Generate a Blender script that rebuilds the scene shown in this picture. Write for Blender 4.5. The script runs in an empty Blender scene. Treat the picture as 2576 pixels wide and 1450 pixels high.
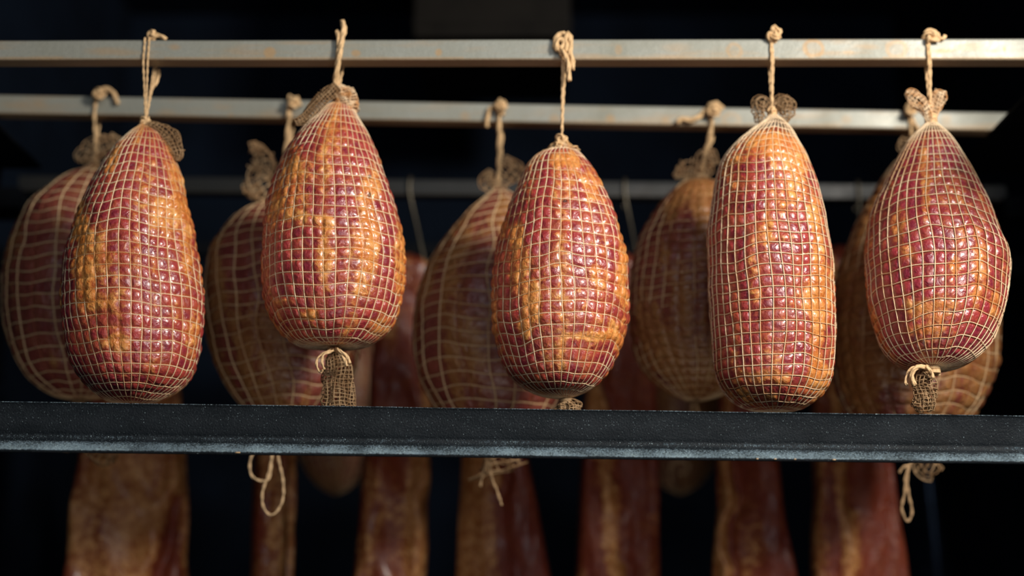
import bpy, math
import numpy as np
from math import pi, sin, cos, tan, radians
from mathutils import Vector, Matrix

C = bpy.context.scene.collection
SC = bpy.context.scene

# ------------------------------------------------------------------ camera
F = 3580.0                      # focal length in pixels of the 2576 px wide frame (50 mm on 36 mm)
PITCH = math.atan(875.0 / F)    # looking up under the hanging rods
CAMZ = 1.5
cd = bpy.data.cameras.new('camera')
cam = bpy.data.objects.new('camera', cd)
C.objects.link(cam)
cam.location = (0, 0, CAMZ)
cam.rotation_euler = (pi / 2 + PITCH, 0, 0)
cd.sensor_width = 36.0
cd.lens = 36.0 * F / 2576.0
cd.clip_start = 0.01
cd.dof.use_dof = True
cd.dof.focus_distance = 1.455
cd.dof.aperture_fstop = 1.6
SC.camera = cam

# ------------------------------------------------------------------ world, lights, exposure
w = bpy.data.worlds.new('world')
SC.world = w
w.use_nodes = True
w.node_tree.nodes['Background'].inputs[0].default_value = (0.45, 0.62, 0.90, 1)
w.node_tree.nodes['Background'].inputs[1].default_value = 0.04


def area(name, loc, target, sx, sy, power, col):
    ld = bpy.data.lights.new(name, 'AREA')
    ld.shape = 'RECTANGLE'
    ld.size = sx
    ld.size_y = sy
    ld.energy = power
    ld.color = col
    o = bpy.data.objects.new(name, ld)
    C.objects.link(o)
    o.location = loc
    d = Vector(target) - Vector(loc)
    o.rotation_euler = d.to_track_quat('-Z', 'Y').to_euler()
    return o


area('daylight_from_open_door', (1.10, 0.30, 2.50), (0.0, 1.55, 1.95), 0.32, 0.32, 40, (1.0, 0.93, 0.84))
area('added_front_fill', (0.3, -0.5, 2.5), (0.0, 1.5, 1.8), 1.3, 0.9, 10, (0.86, 0.93, 1.0))  # unseen soft fill lamp added in front to lighten hams and rods
area('added_low_fill', (0.3, -0.3, 0.35), (0.0, 1.6, 2.0), 1.2, 0.8, 8, (1.0, 0.90, 0.80))  # lamp added down low to brighten rod undersides and ham bottoms

SC.view_settings.view_transform = 'Standard'
SC.view_settings.look = 'None'
SC.view_settings.gamma = 1.0
SC.view_settings.use_curve_mapping = False
SC.view_settings.exposure = 0.0

# ------------------------------------------------------------------ maths helpers
_cp, _sp = cos(PITCH), sin(PITCH)


def at(px, py, Y):
    """world point on the vertical plane at distance Y seen at a pixel of the photograph"""
    a = (px - 1288.0) / F
    b = -(py - 725.0) / F
    dy = _cp - b * _sp
    dz = _sp + b * _cp
    t = Y / dy
    return np.array([a * t, Y, CAMZ + dz * t])


def proj(P):
    y = P[..., 1]
    z = P[..., 2] - CAMZ
    dep = y * _cp + z * _sp
    up = -y * _sp + z * _cp
    return 1288.0 + F * P[..., 0] / dep, 725.0 - F * up / dep


def pxm(Y):
    return Y / F * 1.02   # metres per pixel at distance Y


def _hash(ix, iy, iz, seed):
    n = (ix.astype(np.int64) * 374761393 + iy.astype(np.int64) * 668265263 +
         iz.astype(np.int64) * 2147483647 + seed * 144665) & 0xffffffff
    n = ((n ^ (n >> 13)) * 1274126177) & 0xffffffff
    n = ((n ^ (n >> 16)) * 2246822519) & 0xffffffff
    return ((n ^ (n >> 15)) & 0xffff) / 65535.0


def noise3(x, y, z, seed=0):
    x, y, z = np.broadcast_arrays(np.asarray(x, float), np.asarray(y, float), np.asarray(z, float))
    ix, iy, iz = np.floor(x), np.floor(y), np.floor(z)
    fx, fy, fz = x - ix, y - iy, z - iz
    fx = fx * fx * (3 - 2 * fx); fy = fy * fy * (3 - 2 * fy); fz = fz * fz * (3 - 2 * fz)
    r = 0
    for dx in (0, 1):
        for dy in (0, 1):
            for dz in (0, 1):
                r = r + _hash(ix + dx, iy + dy, iz + dz, seed) * \
                    (fx if dx else 1 - fx) * (fy if dy else 1 - fy) * (fz if dz else 1 - fz)
    return r          # 0..1


def fbm(x, y, z, seed=0, oct=3):
    a, s, t = 0.0, 1.0, 0.0
    for k in range(oct):
        a = a + s * noise3(x * 2 ** k, y * 2 ** k, z * 2 ** k, seed + 17 * k)
        t += s
        s *= 0.5
    return a / t


def sstep(a, b, x):
    t = np.clip((x - a) / (b - a), 0, 1)
    return t * t * (3 - 2 * t)


def catmull(pts, n):
    """dense Catmull-Rom through rows of pts"""
    P = np.asarray(pts, float)
    P = np.vstack([2 * P[0] - P[1], P, 2 * P[-1] - P[-2]])
    out = []
    for i in range(1, len(P) - 2):
        p0, p1, p2, p3 = P[i - 1], P[i], P[i + 1], P[i + 2]
        for k in range(n):
            t = k / n
            out.append(0.5 * ((2 * p1) + (-p0 + p2) * t + (2 * p0 - 5 * p1 + 4 * p2 - p3) * t * t +
                              (-p0 + 3 * p1 - 3 * p2 + p3) * t ** 3))
    out.append(P[-2])
    return np.array(out)


def resample(P, n):
    d = np.r_[0, np.cumsum(np.linalg.norm(np.diff(P[:, :3], axis=0), axis=1))]
    t = np.linspace(0, d[-1], n)
    return np.stack([np.interp(t, d, P[:, k]) for k in range(P.shape[1])], 1)


# ------------------------------------------------------------------ mesh helpers
class MB:
    def __init__(self):
        self.v = []; self.f = []; self.n = 0; self.a = []

    def add(self, V, Q, attr=None):
        V = np.asarray(V, float).reshape(-1, 3)
        self.v.append(V)
        self.f.append(np.asarray(Q, np.int64).reshape(-1, 4) + self.n)
        self.n += len(V)
        self.a.append(np.zeros(len(V)) if attr is None else np.broadcast_to(attr, (len(V),)))

    def grid(self, P, wrap_u=False, attr=None):
        """P[rows, cols, 3]; wrap_u closes the columns"""
        r, c = P.shape[:2]
        I = np.arange(r * c).reshape(r, c)
        if wrap_u:
            I = np.hstack([I, I[:, :1]])
        Q = np.stack([I[:-1, :-1], I[1:, :-1], I[1:, 1:], I[:-1, 1:]], -1)
        self.add(P, Q, None if attr is None else np.asarray(attr).reshape(-1))

    def tube(self, P, rad, sides=6, ref=None, closed=False, attr=None):
        P = np.asarray(P, float)
        n = len(P)
        if closed:
            T = np.roll(P, -1, 0) - np.roll(P, 1, 0)
        else:
            T = np.gradient(P, axis=0)
        T /= np.linalg.norm(T, axis=1)[:, None] + 1e-12
        if ref is None:
            N = np.zeros_like(P)
            a = np.array([0.31, -0.9, 0.27])
            cur = a - T[0] * np.dot(a, T[0])
            for i in range(n):
                cur = cur - T[i] * np.dot(cur, T[i])
                cur /= np.linalg.norm(cur) + 1e-12
                N[i] = cur
        else:
            N = np.broadcast_to(ref, P.shape) - T * np.sum(ref * T, 1)[:, None]
            N = N / (np.linalg.norm(N, axis=1)[:, None] + 1e-12)
        B = np.cross(T, N)
        rad = np.broadcast_to(rad, (n,))
        th = np.arange(sides) / sides * 2 * pi
        V = P[:, None] + rad[:, None, None] * (N[:, None] * np.cos(th)[None, :, None] + B[:, None] * np.sin(th)[None, :, None])
        if not closed:
            V = np.concatenate([P[:1, None] + 0 * V[:1], V, P[-1:, None] + 0 * V[-1:]], 0)
            if attr is not None:
                attr = np.r_[attr[:1], attr, attr[-1:]]
        else:
            V = np.concatenate([V, V[:1]], 0)
            if attr is not None:
                attr = np.r_[attr, attr[:1]]
        self.grid(V, True, None if attr is None else np.repeat(attr, sides))

    def rope(self, P, r, plies=2, pitch=15.0, sides=6, step=0.5):
        """twisted twine of overall radius r along the control path P"""
        P = np.asarray(P, float)
        L = np.sum(np.linalg.norm(np.diff(P, axis=0), axis=1))
        D = catmull(P, 12)
        L = np.sum(np.linalg.norm(np.diff(D, axis=0), axis=1))
        n = max(12, int(L / (r * step * 2.0)))
        D = resample(D, n)
        T = np.gradient(D, axis=0)
        T /= np.linalg.norm(T, axis=1)[:, None] + 1e-12
        cur = np.array([0.3, -0.9, 0.2]); N = np.zeros_like(D)
        for i in range(n):
            cur = cur - T[i] * np.dot(cur, T[i]); cur /= np.linalg.norm(cur) + 1e-12; N[i] = cur
        B = np.cross(T, N)
        s = np.linspace(0, L, n)
        for k in range(plies):
            ph = s / (r * pitch) * 2 * pi + k * 2 * pi / plies
            off = 0.40 * r
            Q = D + off * (N * np.cos(ph)[:, None] + B * np.sin(ph)[:, None])
            self.tube(Q, r * 0.62 * (1 + 0.12 * np.sin(s * 900 + k)), sides)

    def box(self, lo, hi):
        x0, y0, z0 = lo; x1, y1, z1 = hi
        V = [(x0, y0, z0), (x1, y0, z0), (x1, y1, z0), (x0, y1, z0), (x0, y0, z1), (x1, y0, z1), (x1, y1, z1), (x0, y1, z1)]
        self.add(V, [(0, 3, 2, 1), (4, 5, 6, 7), (0, 1, 5, 4), (1, 2, 6, 5), (2, 3, 7, 6), (3, 0, 4, 7)])

    def build(self, name, mat, parent=None, smooth=True, attr_name='tint', origin=None):
        V = np.concatenate(self.v); Q = np.concatenate(self.f)
        if parent is not None:
            V = V - np.array(parent['_w'])
        elif origin is not None:
            V = V - np.array(origin)
        me = bpy.data.meshes.new(name)
        me.vertices.add(len(V)); me.vertices.foreach_set('co', V.astype(np.float32).ravel())
        me.loops.add(Q.size); me.loops.foreach_set('vertex_index', Q.astype(np.int32).ravel())
        me.polygons.add(len(Q))
        me.polygons.foreach_set('loop_start', np.arange(0, Q.size, 4, dtype=np.int32))
        me.polygons.foreach_set('loop_total', np.full(len(Q), 4, np.int32))
        me.polygons.foreach_set('use_smooth', np.full(len(Q), smooth))
        at_ = me.attributes.new(attr_name, 'FLOAT', 'POINT')
        at_.data.foreach_set('value', np.concatenate(self.a).astype(np.float32))
        me.update(calc_edges=True)
        me.validate()
        me.materials.append(mat)
        o = bpy.data.objects.new(name, me)
        C.objects.link(o)
        if parent is not None:
            o.parent = parent
            o['_w'] = list(parent['_w'])
        elif origin is not None:
            o.location = origin
        return o


def extra_attr(o, name, arr):
    a = o.data.attributes.new(name, 'FLOAT', 'POINT')
    a.data.foreach_set('value', np.asarray(arr, np.float32).ravel())


def thing(name, label, cat, loc, group=None):
    o = bpy.data.objects.new(name, None)
    C.objects.link(o)
    o.empty_display_size = 0.03
    o.location = tuple(loc)
    o['_w'] = [float(q) for q in loc]
    o['label'] = label; o['category'] = cat
    if group: o['group'] = group
    return o


def tag(o, label, cat, group=None, kind=None):
    o['label'] = label; o['category'] = cat
    if group: o['group'] = group
    if kind: o['kind'] = kind
    return o


# ------------------------------------------------------------------ materials
def new_mat(name):
    m = bpy.data.materials.new(name); m.use_nodes = True
    nt = m.node_tree
    b = nt.nodes['Principled BSDF']
    return m, nt, b


def N(nt, typ, **kw):
    n = nt.nodes.new(typ)
    for k, v in kw.items():
        if isinstance(v, (int, float, tuple)) and k in n.inputs.keys():
            n.inputs[k].default_value = v
        else:
            setattr(n, k, v)
    return n


def ramp(nt, fac, stops):
    r = nt.nodes.new('ShaderNodeValToRGB')
    e = r.color_ramp.elements
    while len(e) < len(stops): e.new(0.5)
    for i, (p, c) in enumerate(stops):
        e[i].position = p
        e[i].color = (c, c, c, 1) if isinstance(c, (int, float)) else (*c, 1)
    nt.links.new(fac, r.inputs[0])
    return r.outputs[0]


def mix(nt, fac, a, b, mode='MIX'):
    m = nt.nodes.new('ShaderNodeMix'); m.data_type = 'RGBA'; m.blend_type = mode
    for s, v in ((m.inputs[0], fac), (m.inputs[6], a), (m.inputs[7], b)):
        if isinstance(v, (int, float)): s.default_value = v
        elif isinstance(v, tuple): s.default_value = (*v, 1)
        else: nt.links.new(v, s)
    return m.outputs[2]


def math_(nt, op, a, b=0.0, c=None):
    m = nt.nodes.new('ShaderNodeMath'); m.operation = op; m.use_clamp = False
    for s, v in zip(m.inputs, (a, b, c)):
        if v is None: continue
        if isinstance(v, (int, float)): s.default_value = v
        else: nt.links.new(v, s)
    return m.outputs[0]


def attr(nt, name):
    n = nt.nodes.new('ShaderNodeAttribute'); n.attribute_name = name
    return n.outputs['Fac']


def noise_tex(nt, scale, detail=3, rough=0.5, dist=0.0, coords=None):
    n = nt.nodes.new('ShaderNodeTexNoise')
    n.inputs['Scale'].default_value = scale; n.inputs['Detail'].default_value = detail
    n.inputs['Roughness'].default_value = rough; n.inputs['Distortion'].default_value = dist
    if coords is None:
        t = nt.nodes.new('ShaderNodeTexCoord'); coords = t.outputs['Object']
    nt.links.new(coords, n.inputs['Vector'])
    return n.outputs['Fac']


def mapped(nt, scale):
    t = nt.nodes.new('ShaderNodeTexCoord'); m = nt.nodes.new('ShaderNodeMapping')
    m.inputs['Scale'].default_value = scale
    nt.links.new(t.outputs['Object'], m.inputs['Vector'])
    return m.outputs[0]


def bump(nt, b, h, dist, strength=1.0):
    n = nt.nodes.new('ShaderNodeBump')
    n.inputs['Distance'].default_value = dist; n.inputs['Strength'].default_value = strength
    nt.links.new(h, n.inputs['Height']); nt.links.new(n.outputs[0], b.inputs['Normal'])


def meat_mat(name, lean, lean2, fat, fat2, rough=0.36, coat=0.6, veil=0.75):
    m, nt, b = new_mat(name)
    fa = attr(nt, 'tint'); bu = attr(nt, 'bulge'); dk = attr(nt, 'char'); cr = attr(nt, 'cellrand')
    n1 = noise_tex(nt, 45, 4, 0.6, 0.4)
    n2 = noise_tex(nt, 300, 4, 0.6, 0.6)
    n3 = noise_tex(nt, 420, 3, 0.6, 1.0, mapped(nt, (1, 1, 0.22)))
    n4 = noise_tex(nt, 95, 3, 0.55, 0.6)
    k = math_(nt, 'ADD', math_(nt, 'MULTIPLY', cr, 0.45), math_(nt, 'MULTIPLY', n4, 0.75))
    leanc = mix(nt, ramp(nt, k, [(0.35, 0.0), (0.8, 1.0)]), lean, lean2)
    leanc = mix(nt, ramp(nt, n3, [(0.52, 0.0), (0.75, 0.30)]), leanc, (0.60, 0.13, 0.13))
    # amber smoke glaze lying over the lean in soft patches and in the creases under the net
    gl = math_(nt, 'ADD', math_(nt, 'MULTIPLY', n1, 0.7), math_(nt, 'MULTIPLY', math_(nt, 'ADD', n4, math_(nt, 'MULTIPLY', fa, 0.9)), 0.45))
    leanc = mix(nt, ramp(nt, gl, [(0.60, 0.0), (0.90, veil)]), leanc, (fat[0] * .72, fat[1] * .55, fat[2] * .8))
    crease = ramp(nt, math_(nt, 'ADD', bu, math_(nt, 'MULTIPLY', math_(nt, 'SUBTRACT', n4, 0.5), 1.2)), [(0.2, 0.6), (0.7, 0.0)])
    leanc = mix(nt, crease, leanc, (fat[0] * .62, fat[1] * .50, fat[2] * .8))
    fatc = mix(nt, ramp(nt, n4, [(0.35, 0.0), (0.68, 1.0)]), fat, fat2)
    fatc = mix(nt, ramp(nt, n1, [(0.30, 0.75), (0.55, 0.0)]), fatc, (fat[0] * .70, fat[1] * .48, fat[2] * .7))
    fatc = mix(nt, ramp(nt, math_(nt, 'ADD', n2, math_(nt, 'MULTIPLY', cr, .12)), [(0.36, 0.6), (0.58, 0.0)]), fatc, (fat[0] * .55, fat[1] * .40, fat[2] * .6))
    ff = math_(nt, 'ADD', fa, math_(nt, 'MULTIPLY', math_(nt, 'SUBTRACT', n4, 0.5), 1.3))
    ff = math_(nt, 'ADD', ff, math_(nt, 'MULTIPLY', math_(nt, 'SUBTRACT', n2, 0.5), 0.6))
    ff = ramp(nt, ff, [(0.40, 0.0), (0.75, 0.92)])
    col = mix(nt, ff, leanc, fatc)
    col = mix(nt, dk, col, (0.035, 0.015, 0.012))
    nt.links.new(col, b.inputs['Base Color'])
    nt.links.new(ramp(nt, n1, [(0.3, rough - 0.08), (0.7, rough + 0.12)]), b.inputs['Roughness'])
    b.inputs['Specular IOR Level'].default_value = 0.6
    b.inputs['Coat Weight'].default_value = coat
    b.inputs['Coat Roughness'].default_value = 0.16
    b.inputs['Subsurface Weight'].default_value = 0.12
    b.inputs['Subsurface Radius'].default_value = (1.0, 0.35, 0.15)
    b.inputs['Subsurface Scale'].default_value = 0.004
    hh = math_(nt, 'ADD', math_(nt, 'MULTIPLY', noise_tex(nt, 190, 1.5, 0.4, 0.5), 0.7), math_(nt, 'MULTIPLY', n3, 0.16))
    hh = math_(nt, 'ADD', hh, math_(nt, 'MULTIPLY', n4, 1.1))
    bump(nt, b, hh, 0.0024, 0.8)
    return m


LEAN, LEAN2 = (0.21, 0.015, 0.030), (0.38, 0.042, 0.038)
FAT, FAT2 = (0.66, 0.21, 0.032), (0.84, 0.42, 0.12)
M_ham = meat_mat('netted_ham_meat', LEAN, LEAN2, FAT, FAT2)
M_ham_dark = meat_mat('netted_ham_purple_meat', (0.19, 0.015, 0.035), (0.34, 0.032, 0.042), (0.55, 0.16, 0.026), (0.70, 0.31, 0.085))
M_ham_brown = meat_mat('netted_ham_dimmed_brown_meat', (0.13, 0.020, 0.018), (0.21, 0.050, 0.030), (0.27, 0.11, 0.026), (0.35, 0.17, 0.055), 0.42, 0.12)  # browner meat, colours also lowered to paint the dimness of the rear rows
M_bacon = meat_mat('smoked_bacon_meat', (0.12, 0.018, 0.010), (0.21, 0.045, 0.018), (0.34, 0.12, 0.026), (0.72, 0.38, 0.15), 0.34, 0.2, 0.9)
M_bacon.node_tree.nodes['Principled BSDF'].inputs['Specular IOR Level'].default_value = 0.3


def cord_mat(name, base, stained):
    m, nt, b = new_mat(name)
    fa = attr(nt, 'tint')
    n = noise_tex(nt, 220, 3, 0.6)
    c = mix(nt, ramp(nt, math_(nt, 'ADD', fa, math_(nt, 'MULTIPLY', math_(nt, 'SUBTRACT', n, 0.5), 0.8)), [(0.15, 0.0), (0.85, 1.0)]), base, stained)
    c = mix(nt, ramp(nt, n, [(0.3, 0.45), (0.55, 0.0)]), c, tuple(q * 0.45 for q in stained))
    nt.links.new(c, b.inputs['Base Color'])
    b.inputs['Roughness'].default_value = 0.6
    b.inputs['Specular IOR Level'].default_value = 0.3
    bump(nt, b, noise_tex(nt, 900, 2), 0.0006, 0.8)
    return m


M_net = cord_mat('cotton_netting', (0.88, 0.68, 0.44), (0.58, 0.27, 0.09))
M_net_brown = cord_mat('brown_netting', (0.62, 0.43, 0.24), (0.46, 0.26, 0.12))  # brown cord for rear nets, also paints shade on loops below the rail
M_tuft = cord_mat('loose_netting', (0.42, 0.27, 0.14), (0.22, 0.12, 0.05))
M_twine = cord_mat('hemp_twine', (0.72, 0.48, 0.25), (0.56, 0.31, 0.12))
M_red = cord_mat('red_elastic_thread', (0.26, 0.055, 0.035), (0.18, 0.05, 0.025))


def alu_mat(name, base, stain):
    m, nt, b = new_mat(name)
    fa = attr(nt, 'tint')
    n = noise_tex(nt, 14, 5, 0.6, 0.4)
    nf = noise_tex(nt, 9, 5, 0.65, 0.0, mapped(nt, (1, 8, 8)))
    g = noise_tex(nt, 500, 2)
    c = mix(nt, ramp(nt, n, [(0.38, 0.0), (0.72, 0.6)]), base, tuple(q * 0.72 for q in (base[0], base[1] * 0.97, base[2] * 0.85)))
    c = mix(nt, ramp(nt, nf, [(0.50, 0.0), (0.75, 0.55)]), c, stain)
    c = mix(nt, ramp(nt, g, [(0.35, 0.25), (0.6, 0.0)]), c, tuple(q * 0.5 for q in base))
    c = mix(nt, math_(nt, 'MULTIPLY', fa, 0.9), c, stain)  # tint holds drip stains and the bounce light painted underneath
    nt.links.new(c, b.inputs['Base Color'])
    b.inputs['Metallic'].default_value = 0.25
    nt.links.new(ramp(nt, n, [(0.3, 0.42), (0.7, 0.62)]), b.inputs['Roughness'])
    bump(nt, b, noise_tex(nt, 160, 4), 0.0007, 0.5)
    return m


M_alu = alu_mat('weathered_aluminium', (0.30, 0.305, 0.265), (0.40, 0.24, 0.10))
M_alu_dark = alu_mat('dark_aluminium', (0.013, 0.014, 0.014), (0.035, 0.028, 0.02))  # near-black tone for the third rod


def rail_mat():
    m, nt, b = new_mat('black_steel_with_crust_and_edge_light')
    fa = attr(nt, 'tint')          # crust amount, raised to paint light on the lip and flare
    big = noise_tex(nt, 22, 5, 0.65, 0.3, mapped(nt, (1, 1, 2)))
    fine = noise_tex(nt, 520, 3, 0.7)
    fine2 = noise_tex(nt, 1100, 2, 0.6)
    k = math_(nt, 'ADD', math_(nt, 'ADD', math_(nt, 'MULTIPLY', big, 2.4), -0.62), math_(nt, 'MULTIPLY', math_(nt, 'SUBTRACT', fine, 0.5), 5.5))
    k = math_(nt, 'ADD', k, math_(nt, 'MULTIPLY', fa, 0.22))
    k = math_(nt, 'MULTIPLY', fa, k)
    crust = ramp(nt, k, [(0.30, 0.0), (1.25, 1.0)])
    basec = mix(nt, ramp(nt, big, [(0.4, 0.0), (0.7, 1.0)]), (0.006, 0.009, 0.012), (0.013, 0.017, 0.021))
    c = mix(nt, crust, basec, (0.17, 0.24, 0.29))  # crust colour also carries the light painted on lip and flare
    spark = ramp(nt, math_(nt, 'ADD', fine2, math_(nt, 'MULTIPLY', fa, 0.12)), [(0.71, 0.0), (0.77, 1.0)])
    c = mix(nt, spark, c, (0.60, 0.78, 0.82))
    nt.links.new(c, b.inputs['Base Color'])
    b.inputs['Roughness'].default_value = 0.55
    b.inputs['Metallic'].default_value = 0.0
    b.inputs['Specular IOR Level'].default_value = 0.18
    bump(nt, b, math_(nt, 'ADD', fine, math_(nt, 'MULTIPLY', crust, 0.6)), 0.0012, 0.8)
    return m


M_rail = rail_mat()


def flat_mat(name, col, rough=0.6, metallic=0.0, var=0.4, scale=8):
    m, nt, b = new_mat(name)
    n = noise_tex(nt, scale, 4)
    nt.links.new(mix(nt, ramp(nt, n, [(0.35, 0.0), (0.7, 1.0)]), col, tuple(q * (1 - var) for q in col)), b.inputs['Base Color'])
    b.inputs['Roughness'].default_value = rough; b.inputs['Metallic'].default_value = metallic
    b.inputs['Specular IOR Level'].default_value = 0.08 if metallic == 0 else 0.5
    bump(nt, b, noise_tex(nt, scale * 8, 3), 0.001, 0.4)
    return m


M_wall = flat_mat('dark_chamber_wall', (0.0040, 0.0080, 0.0165), 0.85)  # near-black navy tone for walls and ceiling
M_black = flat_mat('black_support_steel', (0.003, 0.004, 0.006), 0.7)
M_duct = flat_mat('dark_brown_sheet', (0.009, 0.0075, 0.006), 0.6, 0, 0.6, 14)  # very dark brown sheet metal
M_post = flat_mat('sooty_steel_tube', (0.03, 0.045, 0.075), 0.25, 0.8, 0.5, 20)
M_hook = flat_mat('brown_steel_wire', (0.10, 0.085, 0.06), 0.4, 0.7)
M_floor = flat_mat('dark_floor', (0.015, 0.014, 0.013), 0.7)

# ------------------------------------------------------------------ chamber
def slab(name, lo, hi, mat, label=None, cat=None):
    m = MB(); m.box(lo, hi)
    o = m.build(name, mat, smooth=False)
    o['kind'] = 'structure'
    if label: o['label'] = label
    if cat: o['category'] = cat
    return o


slab('floor', (-0.9, 0.9, -0.05), (0.9, 3.0, 0.0), M_floor, 'dark floor of the smoking chamber', 'floor')
slab('wall_back', (-0.9, 2.95, 0.0), (0.9, 3.0, 2.9), M_wall, 'blue-black back wall of the smoking chamber', 'wall')
slab('wall_left', (-0.9, 1.05, 0.0), (-0.85, 2.95, 2.9), M_wall, 'blue-black left side wall of the smoking chamber', 'wall')
slab('wall_right', (0.85, 1.05, 0.0), (0.9, 2.95, 2.9), M_wall, 'blue-black right side wall of the smoking chamber', 'wall')
slab('ceiling', (-0.9, 1.05, 2.85), (0.9, 3.0, 2.9), M_wall, 'blue-black ceiling of the smoking chamber', 'ceiling')

# rods: (top-edge and front-bottom-edge pixels at two x, distance of the front face)
Y1, Y2, Y3, Y4 = 1.489, 1.70, 1.98, 2.26
TH = 0.0225


def rod_line(Y, xa, ya, xb, yb):
    A, B = at(xa, ya, Y), at(xb, yb, Y)
    k = (B[2] - A[2]) / (B[0] - A[0])
    return lambda x: A[2] + (x - A[0]) * k


def rod(name, Y, top, bot, x0, x1, mat, spots, seed, n=700):
    zt, zb = rod_line(Y, *top), rod_line(Y, *bot)
    xs = np.linspace(x0, x1, n)
    # rounded square profile, around (y, fraction of height)
    r = 0.10
    prof = []
    for cx, cz, a0 in ((1 - r, 1 - r, 0), (r, 1 - r, 90), (r, r, 180), (1 - r, r, 270)):
        for k in range(4):
            a = radians(a0 + 30 * k)
            prof.append((cx + r * cos(a), cz + r * sin(a)))
        nx = {0: None}
    # densify the front face so stains have a shape
    dense = []
    for i in range(len(prof)):
        p, q = np.array(prof[i]), np.array(prof[(i + 1) % len(prof)])
        m_ = 14 if np.linalg.norm(q - p) > 0.5 else 1
        for k in range(m_): dense.append(p + (q - p) * k / m_)
    dense = np.array(dense)
    Zt, Zb = zt(xs), zb(xs)
    P = np.zeros((n, len(dense), 3))
    P[..., 0] = xs[:, None]
    P[..., 1] = Y + dense[None, :, 0] * TH
    P[..., 2] = Zb[:, None] + dense[None, :, 1] * (Zt - Zb)[:, None]
    P[..., 2] += 0.0005 * (noise3(xs * 9, 0, 0, seed)[:, None] - 0.5)
    px, py = proj(P)
    t = np.zeros(P.shape[:2])
    front = P[..., 1] < Y + TH * 0.2
    for (sx, sy, rx, ry, kind, s) in spots:
        d = np.sqrt(((px - sx) / rx) ** 2 + ((py - sy) / ry) ** 2)
        d = d + 0.25 * (noise3(P[..., 0] * 150, P[..., 2] * 150, 0, seed + 3) - 0.5)
        if kind == 'dot': f = sstep(1.1, 0.75, d)
        elif kind == 'ring': f = sstep(0.30, 0.12, np.abs(d - 1.0)) + 0.25 * sstep(1, .8, d)
        else: f = sstep(1.3, 0.2, d)
        t = np.maximum(t, f * s * front)
    under = P[..., 2] < Zb[:, None] + 0.1 * (Zt - Zb)[:, None]
    t = np.maximum(t, under * 0.55)  # brown tint paints warm bounce from the meat onto the underside
    m = MB()
    m.grid(P, True, t)
    # end caps
    for e in (0, -1):
        c = P[e].mean(0)
        m.grid(np.stack([P[e], np.broadcast_to(c, P[e].shape)]), True, np.zeros(2 * len(dense)))
    return m.build(name, mat, origin=(0, Y, float(Zb.mean()))), zt, zb


SP1 = [(680, 132, 16, 15, 'dot', .75), (896, 134, 12, 9, 'dot', .7), (1104, 133, 9, 10, 'dot', .75), (440, 118, 16, 9, 'blur', .5),
       (280, 130, 70, 12, 'blur', .45), (1556, 125, 10, 14, 'dot', .45), (1848, 128, 18, 18, 'ring', .5), (2047, 122, 22, 20, 'ring', .7),
       (2135, 133, 16, 7, 'dot', .35), (2255, 124, 24, 20, 'ring', .5), (2180, 118, 30, 10, 'blur', .3), (2370, 128, 40, 6, 'blur', .8), (2500, 128, 30, 5, 'blur', .7),
       (2527, 124, 4, 7, 'dot', 1.0), (2440, 120, 60, 12, 'blur', .35), (1480, 140, 60, 6, 'blur', .4), (760, 108, 80, 5, 'blur', .4), (1700, 118, 40, 12, 'blur', .3)]
SP2 = [(1395, 300, 16, 14, 'dot', .5), (1535, 300, 12, 14, 'dot', .6), (1675, 304, 10, 10, 'dot', .5), (1170, 292, 14, 12, 'dot', .4), (2130, 300, 14, 12, 'dot', .3),
       (1840, 300, 20, 15, 'ring', .4), (580, 292, 8, 8, 'dot', .5), (420, 285, 30, 12, 'blur', .4), (2380, 300, 14, 12, 'dot', .35), (100, 262, 20, 12, 'blur', .3), (560, 270, 30, 10, 'blur', .3)]
rod1, z1t, z1b = rod('hanging_rod', Y1, (0, 101, 2576, 96), (0, 150, 2576, 150), -0.66, 0.66, M_alu, SP1, 5, 1100)
tag(rod1, 'front grey square metal rod, highest in the picture, with tan drip stains', 'rod', 'square rods the hams hang from')
rod2, z2t, z2b = rod('hanging_rod', Y2, (0, 238, 2576, 283), (0, 285, 2576, 330), -0.66, 0.66, M_alu, SP2, 9)
tag(rod2, 'blurred second grey square metal rod behind the front one', 'rod', 'square rods the hams hang from')
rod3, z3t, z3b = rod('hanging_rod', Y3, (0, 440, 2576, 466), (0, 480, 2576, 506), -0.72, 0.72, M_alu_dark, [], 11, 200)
tag(rod3, 'dark third rod far behind, level with the ham shoulders', 'rod', 'dark rods at the back of the chamber')
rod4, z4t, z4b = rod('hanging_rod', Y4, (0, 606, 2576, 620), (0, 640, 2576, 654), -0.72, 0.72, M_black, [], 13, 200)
tag(rod4, 'black rearmost rod barely visible behind the hams', 'rod', 'dark rods at the back of the chamber')

# side supports the rods rest on: black angle irons running to the back
for side, (ex, ey), lab in ((1, (2492, 332), 'black angle iron on the right that the rod ends rest on'), (-1, (4, 300), 'black angle iron on the left that the rod ends rest on')):
    E = at(ex, ey, Y2)
    x = abs(E[0])
    zt_ = min(z1b(side * 0.6), z2b(side * 0.6)) - 0.0005
    m = MB()
    lo, hi = sorted((side * x, side * 0.70))
    m.box((lo, 1.10, zt_ - 0.004), (hi, 2.40 if False else 1.86, zt_))
    wl, wh = sorted((side * 0.70, side * 0.706))
    m.box((wl, 1.10, zt_ - 0.03), (wh, 1.86, zt_ + 0.05))
    wl, wh = sorted((side * 0.70, side * 0.86))
    m.box((wl, 1.30, zt_ - 0.03), (wh, 1.33, zt_))
    m.box((wl, 1.78, zt_ - 0.03), (wh, 1.81, zt_))
    tag(m.build('support_rail', M_black, smooth=False), lab, 'support rail', 'side rails of the rack')
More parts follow.
